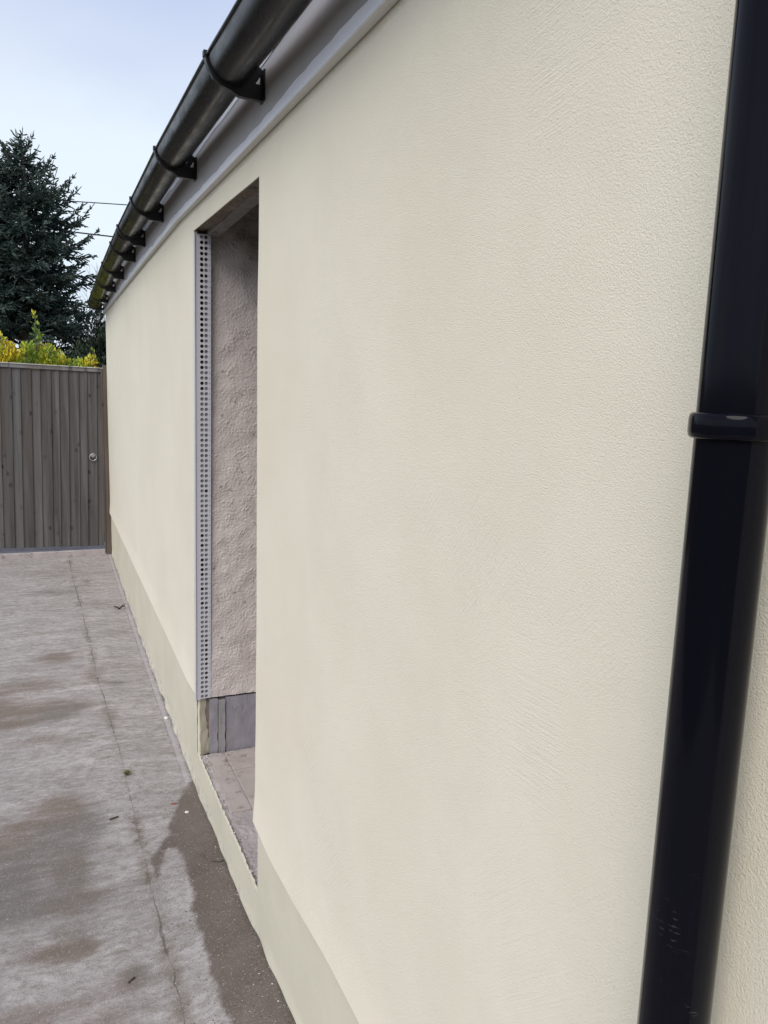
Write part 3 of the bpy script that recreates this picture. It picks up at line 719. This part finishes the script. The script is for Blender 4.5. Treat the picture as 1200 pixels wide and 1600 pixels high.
mb.at = 1; o = mb.build('board_panel', M_gate, F0); o.data.attributes.new('tone', 'FLOAT', 'POINT').data.foreach_set('value', tone)
mb = MB(); mb.box(xr, gx0 - .12, 8.05, 8.12, 1.81, 1.835); mb.build('capping', M_cap, F0)

# ------------------------------------------------------------------ planting beyond the gate
def shoot(mb, tones, p, d, ln, r, t):
    d = d.normalized(); a = d.orthogonal().normalized(); b_ = d.cross(a); n = 3
    ph = random.random() * 6
    base = [mb.vert(p + (a * math.cos(ph + k * 2.094) + b_ * math.sin(ph + k * 2.094)) * r * .7) for k in range(n)]
    mid = [mb.vert(p + d * ln * .7 + (a * math.cos(ph + k * 2.094) + b_ * math.sin(ph + k * 2.094)) * r) for k in range(n)]
    tip = mb.vert(p + d * ln)
    for k in range(n):
        mb.face(base[k], base[(k + 1) % n], mid[(k + 1) % n], mid[k]); mb.face(mid[k], mid[(k + 1) % n], tip)
    tones.extend([t] * 7)
def rv(): return Vector((random.gauss(0, 1), random.gauss(0, 1), random.gauss(0, 1)))
def spruce(base, top, prof, seed, label, zmin=2.3, dens=1.0):
    random.seed(seed); bx, by, bz = base
    root = empty('spruce_tree', base); tag(root, label, 'spruce tree', 'spruces behind the gate')
    mb = MB(); tones = []; tr = MB()
    tr.tube([(bx, by, bz), (bx, by, top * .5), (bx + .02, by, top - .3), (bx, by, top)], [.16, .11, .03, .008], 10)
    z = zmin
    while z < top - .06:
        Rr = interp(prof, z); f = (z - zmin) / (top - zmin); nb = int((10 - 4 * f) * dens) + 1
        ph = random.random() * 6
        for k in range(nb):
            a = ph + 2 * math.pi * k / nb + random.uniform(-.3, .3); r = Rr * random.uniform(.6, 1.22); z1 = z + random.uniform(-.13, .13)
            tipup = random.uniform(.2, 1.6); dr = Vector((math.cos(a), math.sin(a), 0)); droop = .28 * (1 - f) * r + random.uniform(-.04, .04)
            pts = []; ns = 6
            for s_ in range(ns + 1):
                u = s_ / ns; pts.append(Vector((bx, by, z1)) + dr * r * u + Vector((0, 0, -droop * (u ** 1.2) + .42 * r * u ** 3 * (.5 + .9 * f) * tipup)))
            tr.tube(pts, [.016 * (1 - .8 * s_ / ns) * (1.2 - f) + .003 for s_ in range(ns + 1)], 4, False)
            step = .062; nn = int(r / step)
            for m_ in range(1, nn + 1):
                u = m_ / nn
                if u < .22: continue
                q = u * ns; i0 = min(ns - 1, int(q)); p = pts[i0].lerp(pts[i0 + 1], q - i0); bd_ = (pts[i0 + 1] - pts[i0]).normalized(); sd = bd_.cross(Vector((0, 0, 1))).normalized()
                for sg in (-1, 1, random.choice((-1, 1))):
                    if random.random() < .06: continue
                    bl = (.10 + .30 * (1 - u) * min(1, r)) * random.uniform(.6, 1.2)
                    bdir = (bd_ * random.uniform(.4, 1) + sd * sg * random.uniform(.3, 1) + Vector((0, 0, random.uniform(-.75, .65)))).normalized()
                    tn = max(0, min(1, .30 + .35 * u + random.gauss(0, .16)))
                    kk = max(1, int(bl / .055))
                    for e in range(kk):
                        pp = p + bdir * bl * (e / kk)
                        shoot(mb, tones, pp, bdir + rv() * .12, min(.10, bl / kk * 1.5 + .02), .0135, tn)
                        for s2 in (-1, 1):
                            if random.random() < .5: shoot(mb, tones, pp, bdir * .7 + bdir.cross(Vector((0, 0, 1))) * s2 * .8 + rv() * .2, random.uniform(.045, .085), .0115, min(1, tn + .08))
            if random.random() < .6:
                shoot(mb, tones, pts[-1], (pts[-1] - pts[-2]) + Vector((0, 0, .03)), random.uniform(.10, .22), .008, .5)
        z += .155
    for k in range(26):
        a = random.random() * 6.3; p = Vector((bx, by, top - random.uniform(.02, .35))); shoot(mb, tones, p, Vector((math.cos(a), math.sin(a), random.uniform(.2, .9))), random.uniform(.08, .17), .013, random.random() * .6)
    shoot(mb, tones, Vector((bx, by, top - .05)), Vector((0, 0, 1)), .22, .006, .4)
    # dead lower limbs
    for k in range(34):
        a = random.uniform(0, 6.3); z1 = random.uniform(1.6, zmin + .5); p = Vector((bx, by, z1)); d = Vector((math.cos(a), math.sin(a), random.uniform(-.1, .4))); pts = [p]
        for s_ in range(5): d = (d + rv() * .28).normalized(); p = p + d * random.uniform(.12, .22); pts.append(p)
        tr.tube(pts, [.018, .015, .012, .009, .006, .003], 4, False)
    tr.build('trunk', M_bark, root)
    mb.at = 1; c = mb.build('crown', M_spruce, root); c.data.attributes.new('tone', 'FLOAT', 'POINT').data.foreach_set('value', tones)
prof1 = [(2.3, 1.05), (3.0, 1.08), (3.6, 1.12), (4.3, 1.08), (4.75, 1.04), (5.0, .72), (5.35, .50), (5.7, .28), (5.95, .08)]
spruce((-.30, 16, -.2), 6.0, prof1, 3, 'dark spruce with a ragged top standing behind the grey gate', 2.75, 1.25)
prof2 = [(2.3, 1.2), (3.5, 1.2), (4.6, 1.0), (5.6, .62), (6.3, .34), (6.7, .1)]
spruce((-1.22, 16.3, -.2), 6.8, prof2, 8, 'taller spruce cut off by the left edge, beside the ragged one', 2.75, 1.2)

def leafy(name, label, cat, group, mat, blobs, nleaf, size, tonef, stems=30, base=(0, 0, 0), seed=1, elong=1.8, part='foliage'):
    random.seed(seed); root = empty(name, base); tag(root, label, cat, group)
    mb = MB(); tones = []; st = MB(); tot = sum(b_[3] * b_[4] * b_[5] for b_ in blobs)
    for (cx_, cy_, cz_, rx, ry, rz) in blobs:
        for _ in range(int(nleaf * rx * ry * rz / tot)):
            v = rv().normalized() * (random.random() ** .42); p = Vector((cx_ + v.x * rx, cy_ + v.y * ry, cz_ + v.z * rz))
            if nz(p.x, p.y, p.z, 3.2 / max(.3, rx * 2)) < -.28: continue
            d = (v + Vector((0, 0, .9)) + rv() * .5).normalized(); s_ = d.cross(rv()).normalized(); L_ = size * random.uniform(.6, 1.3); W = L_ / elong / 2; n_ = d.cross(s_) * W * .35
            a = [mb.vert(p), mb.vert(p + d * L_ * .5 + s_ * W + n_), mb.vert(p + d * L_), mb.vert(p + d * L_ * .5 - s_ * W + n_)]
            mb.face(a[0], a[1], a[2]); mb.face(a[0], a[2], a[3]); tones.extend([max(0, min(1, tonef(p)))] * 4)
        for _ in range(max(2, stems // len(blobs))):
            a = Vector((cx_ + random.uniform(-.3, .3) * rx, cy_, base[2])); e = Vector((cx_ + random.uniform(-.8, .8) * rx, cy_ + random.uniform(-.6, .6) * ry, cz_ + random.uniform(.3, .95) * rz))
            st.tube([a, a.lerp(e, .5) + rv() * .03, e], [.012, .008, .003], 4, False)
    st.build('stems', M_bark, root)
    mb.at = 1; c = mb.build(part, mat, root); c.data.attributes.new('tone', 'FLOAT', 'POINT').data.foreach_set('value', tones)
gt = lambda p: .60 + 1.3 * nz(p.x, p.y, p.z, 4.5) + .3 * (1.98 - p.z) + random.gauss(0, .13)
gg = 'golden shrubs along the back of the gate'
leafy('golden_shrub', 'golden leaved shrub over the gate, with one tall upright spray', 'shrub', gg, M_gold,
      [(-.10, 9.2, 1.7, .17, .25, .36), (-.095, 9.1, 2.13, .045, .05, .20), (-.2, 9.1, 1.98, .07, .1, .12), (.02, 9.1, 1.96, .08, .1, .12), (.12, 9.1, 1.93, .05, .1, .10), (-.11, 9.1, 2.33, .022, .03, .09), (-.02, 9.2, 1.75, .12, .2, .33), (-.17, 9.15, 1.95, .05, .07, .15), (.05, 9.2, 1.75, .12, .2, .28), (.04, 9.1, 1.97, .03, .04, .13), (.14, 9.25, 1.7, .1, .2, .28)], 8500, .042, gt, 30, (-.08, 9.2, -.2), 4)
leafy('golden_shrub', 'orange tinged shrub at the left edge above the gate', 'shrub', gg, M_gold,
      [(-.40, 9.15, 1.93, .14, .1, .16), (-.42, 9.2, 1.72, .2, .25, .36), (-.46, 9.1, 2.02, .05, .06, .16), (-.30, 9.2, 1.72, .12, .2, .30), (-.36, 9.1, 1.98, .03, .05, .12), (-.7, 9.3, 1.7, .25, .25, .4)], 8500, .042, lambda p: gt(p) + .08, 30, (-.45, 9.2, -.2), 5)
leafy('golden_shrub', 'low lime green shrub by the gate post', 'shrub', gg, M_gold,
      [(.34, 9.2, 1.68, .13, .2, .27), (.45, 9.2, 1.72, .09, .15, .27), (.47, 9.15, 1.95, .03, .04, .12), (.25, 9.2, 1.66, .1, .2, .28)], 5000, .042, lambda p: gt(p) - .12, 20, (.38, 9.2, -.2), 6)
ht = lambda p: .35 + .9 * nz(p.x, p.y, p.z, 2.5) + random.gauss(0, .15)
leafy('evergreen_bush', 'dark evergreen bush between the spruce and the wall corner', 'bush', None, M_hedge,
      [(.95, 13, 1.55, .5, .5, .95), (.55, 13, 1.6, .4, .5, .72), (1.35, 13.2, 1.8, .5, .5, .95), (.78, 13, 2.2, .25, .3, .32), (1.0, 13, 2.35, .25, .3, .35)], 26000, .06, ht, 30, (.9, 13, -.2), 7)
leafy('hedge', 'dense dark hedge filling the space under the spruces', 'hedge', None, M_hedge,
      [(-.2 - .55 * k, 17.6, 1.5 + .1 * (k % 3), .5, .5, 1.75) for k in range(-2, 7)] + [(1.15, 17.6, 1.3, .6, .5, 1.5), (1.8, 17.6, 1.3, .6, .5, 1.5)], 42000, .085, lambda p: ht(p) - .15, 30, (-1, 17.6, -.2), 9, 1.6)
leafy('russet_shrub', 'russet brown twiggy shrub far behind the end of the gutter', 'shrub', None, M_red,
      [(1.2, 21, 2.35, .55, .5, 1.1), (1.8, 21, 2.3, .6, .5, 1.2), (.75, 21, 2.1, .4, .5, 1.0)], 14000, .07, lambda p: random.random(), 60, (1.2, 21, -.2), 10, 5, 'twigs')
# bare saplings
random.seed(5)
root = empty('bare_tree', (1.1, 20, -.2)); tag(root, 'leafless tree with thin upright twigs next to the gutter end', 'tree')
mb = MB(); mb.tube([(1.15, 20, -.2), (1.15, 20, 2.2)], [.05, .03], 8)
mb.build('trunk', M_bark, root); mb = MB()
for k in range(30):
    x = random.uniform(.75, 1.75); p = Vector((1.15, 20, random.uniform(1.6, 2.3))); e = Vector((x, 20 + random.uniform(-.3, .3), random.uniform(3.2, 4.6) - abs(x - 1.25) * .5))
    pts = [p, p.lerp(e, .35) + Vector(((x - 1.15) * .3, 0, 0)), p.lerp(e, .7) + rv() * .03, e]; mb.tube(pts, [.012, .009, .006, .003], 4, False)
    for j in range(5):
        u = random.uniform(.4, .95); q = p.lerp(e, u); mb.tube([q, q + Vector((random.uniform(-.16, .16), 0, random.uniform(.1, .28)))], [.005, .002], 3, False)
mb.build('twigs', M_bark, root)
# aerial and overhead wires
M_wire = NB('dark cable', .6, .3, base=(.02, .02, .03)).m
def wire(za, xa, xb, zb_, y, r, label):
    mb = MB(); sl_ = (zb_ - za) / (xb - xa); pts = []
    for k in range(41):
        x = -22 + 44 * k / 40; pts.append((x, y, za + sl_ * (x - xa) + .0016 * ((x - (xa + xb) / 2) ** 2)))
    mb.tube(pts, r, 6); tag(mb.build('overhead_wire', M_wire), label, 'wire', 'overhead wires')
wire(6.9, .516, 2.377, 7.006, 25, .014, 'upper of two thin wires crossing the sky behind the spruce')
wire(6.055, .923, 1.992, 6.044, 25, .020, 'lower, thicker wire crossing the sky towards the gutter')
mb = MB(); ax, ay, az = 3.65, 40, 8.62
mb.tube([(ax, ay, -.2), (ax, ay, az + .35)], .018, 6); ao = mb.build('tv_aerial', M_galv); tag(ao, 'tiny television aerial on a thin mast just over the gutter', 'aerial')
mb = MB(); mb.tube([(ax - .35, ay, az + .3), (ax + .35, ay, az + .28)], .014, 6)
for k in range(6): mb.tube([(ax - .3 + .12 * k, ay, az + .16), (ax - .3 + .12 * k, ay, az + .42)], .009, 5)
mb.build('antenna', M_galv, ao)

# ------------------------------------------------------------------ small things on the path
def stone(name, label, cat, x, y, s, mat, sq=(1, 1, .6), group=None):
    bm = bmesh.new(); bmesh.ops.create_icosphere(bm, subdivisions=2, radius=s)
    for v in bm.verts: v.co *= 1 + .45 * nz(v.co.x + x * 9, v.co.y, v.co.z + y, 1.1 / s)
    for v in bm.verts: v.co = Vector((v.co.x * sq[0], v.co.y * sq[1], v.co.z * sq[2]))
    me = bpy.data.meshes.new(name); bm.to_mesh(me); bm.free(); me.materials.append(mat); o = bpy.data.objects.new(name, me); col.objects.link(o)
    o.location = (x, y, gz(x, y) + s * sq[2] * .7); o.rotation_euler = (0, 0, x * 50); tag(o, label, cat, group); return o
M_white = m_conc('pale chip', (.6, .58, .54), (.7, .68, .64), (.4, .38, .36), 90)
M_rust = m_conc('brick chip', (.20, .07, .05), (.26, .10, .07), (.12, .05, .04), 90)
M_stick = m_conc('dead stick', (.05, .04, .035), (.08, .065, .05), (.03, .025, .02), 90)
stone('pebble', 'white pebble lying against the far plinth', 'pebble', .520, 3.94, .011, M_white)
stone('brick_chip', 'reddish brick chip at the top edge of the damp patch', 'chip', .43, 3.05, .007, M_rust, (1.6, 1, .5))
stone('render_chip', 'flat pale render chip on the damp patch below the doorstep', 'chip', .468, 2.96, .008, M_white, (1.2, 1, .3))
def stick(label, pts, r):
    mb = MB(); mb.tube([(x, y, gz(x, y) + r + .001 + dz) for x, y, dz in pts], r, 6); tag(mb.build('twig', M_stick), label, 'twig', 'bits of twig on the path')
stick('short black twig between the brown crack and the left edge, farther one', [(.170, 3.0, 0), (.185, 3.004, .002), (.204, 3.012, 0)], .003)
stick('short black twig nearest the bottom of the photo, left of the crack', [(.158, 2.088, 0), (.166, 2.094, .002), (.178, 2.104, 0)], .0026)
stick('thin forked twig lying close to the plinth under the doorstep', [(.492, 2.56, 0), (.505, 2.545, .004), (.52, 2.535, .003), (.535, 2.55, .001)], .0017)
sp = MB(); random.seed(2)
for k in range(11):
    a = random.random() * 6.3; p = Vector((.457, 6.09, gz(.457, 6.09))); e = p + Vector((math.cos(a) * .045, math.sin(a) * .035, .015 + .03 * random.random())); sp.tube([p, p.lerp(e, .5) + Vector((0, 0, .012)), e], .0026, 4)
tag(sp.build('dry_sprig', M_stick), 'dry dark sprig on the path by the far plinth', 'sprig')
wd_ = MB(); tones = []; random.seed(4)
for k in range(70):
    p = Vector((.268, 3.36, gz(.26, 3.36) + .001)); shoot(wd_, tones, p, Vector((random.gauss(0, .7), random.gauss(0, .7), .8)), random.uniform(.010, .026), .0024, random.random())
wd_.at = 1; c = wd_.build('weed', M_weed); c.data.attributes.new('tone', 'FLOAT', 'POINT').data.foreach_set('value', tones); tag(c, 'small green weed sprouting from the long crack', 'weed')
random.seed(21); gm = MB()
for k in range(1500):
    if k < 800: y = random.uniform(1.2, 3.3); x = random.uniform(.30, .54)
    elif k < 1200: y = random.uniform(1.6, 7.9); x = .54 - abs(random.gauss(0, .03))
    else: y = random.uniform(1.6, 6); x = interp(CR, y) + random.gauss(0, .02)
    s_ = random.uniform(.0008, .0026) * (1.25 if random.random() < .1 else 1); z = gz(x, y) + s_ * .5; mi = random.choices([0, 1, 2, 3], [8, 1, 1, 3])[0]
    if k % 12 == 0: x = PX + random.uniform(.006, .045); y = random.uniform(2.12, 3.1); y = y if k % 24 else random.uniform(2.98, 3.11); s_ *= 1.7; z = zs(y) + .002; mi = random.choice([3, 3, 0, 1])
    v = [gm.vert((x + random.uniform(.6, 1.3) * s_ * a, y + random.uniform(.6, 1.3) * s_ * b_, z + s_ * c_ * .7)) for a, b_, c_ in ((1, 0, 0), (0, 1, 0), (-1, 0, 0), (0, -1, 0), (0, 0, 1))]
    for q in range(4): gm.face(v[q], v[(q + 1) % 4], v[4], m=mi)
tag(gm.build('grit', [M_stick, M_white, M_rust, M_sill]), 'fine grit and crumbs scattered along the wall foot', 'grit', kind='stuff')
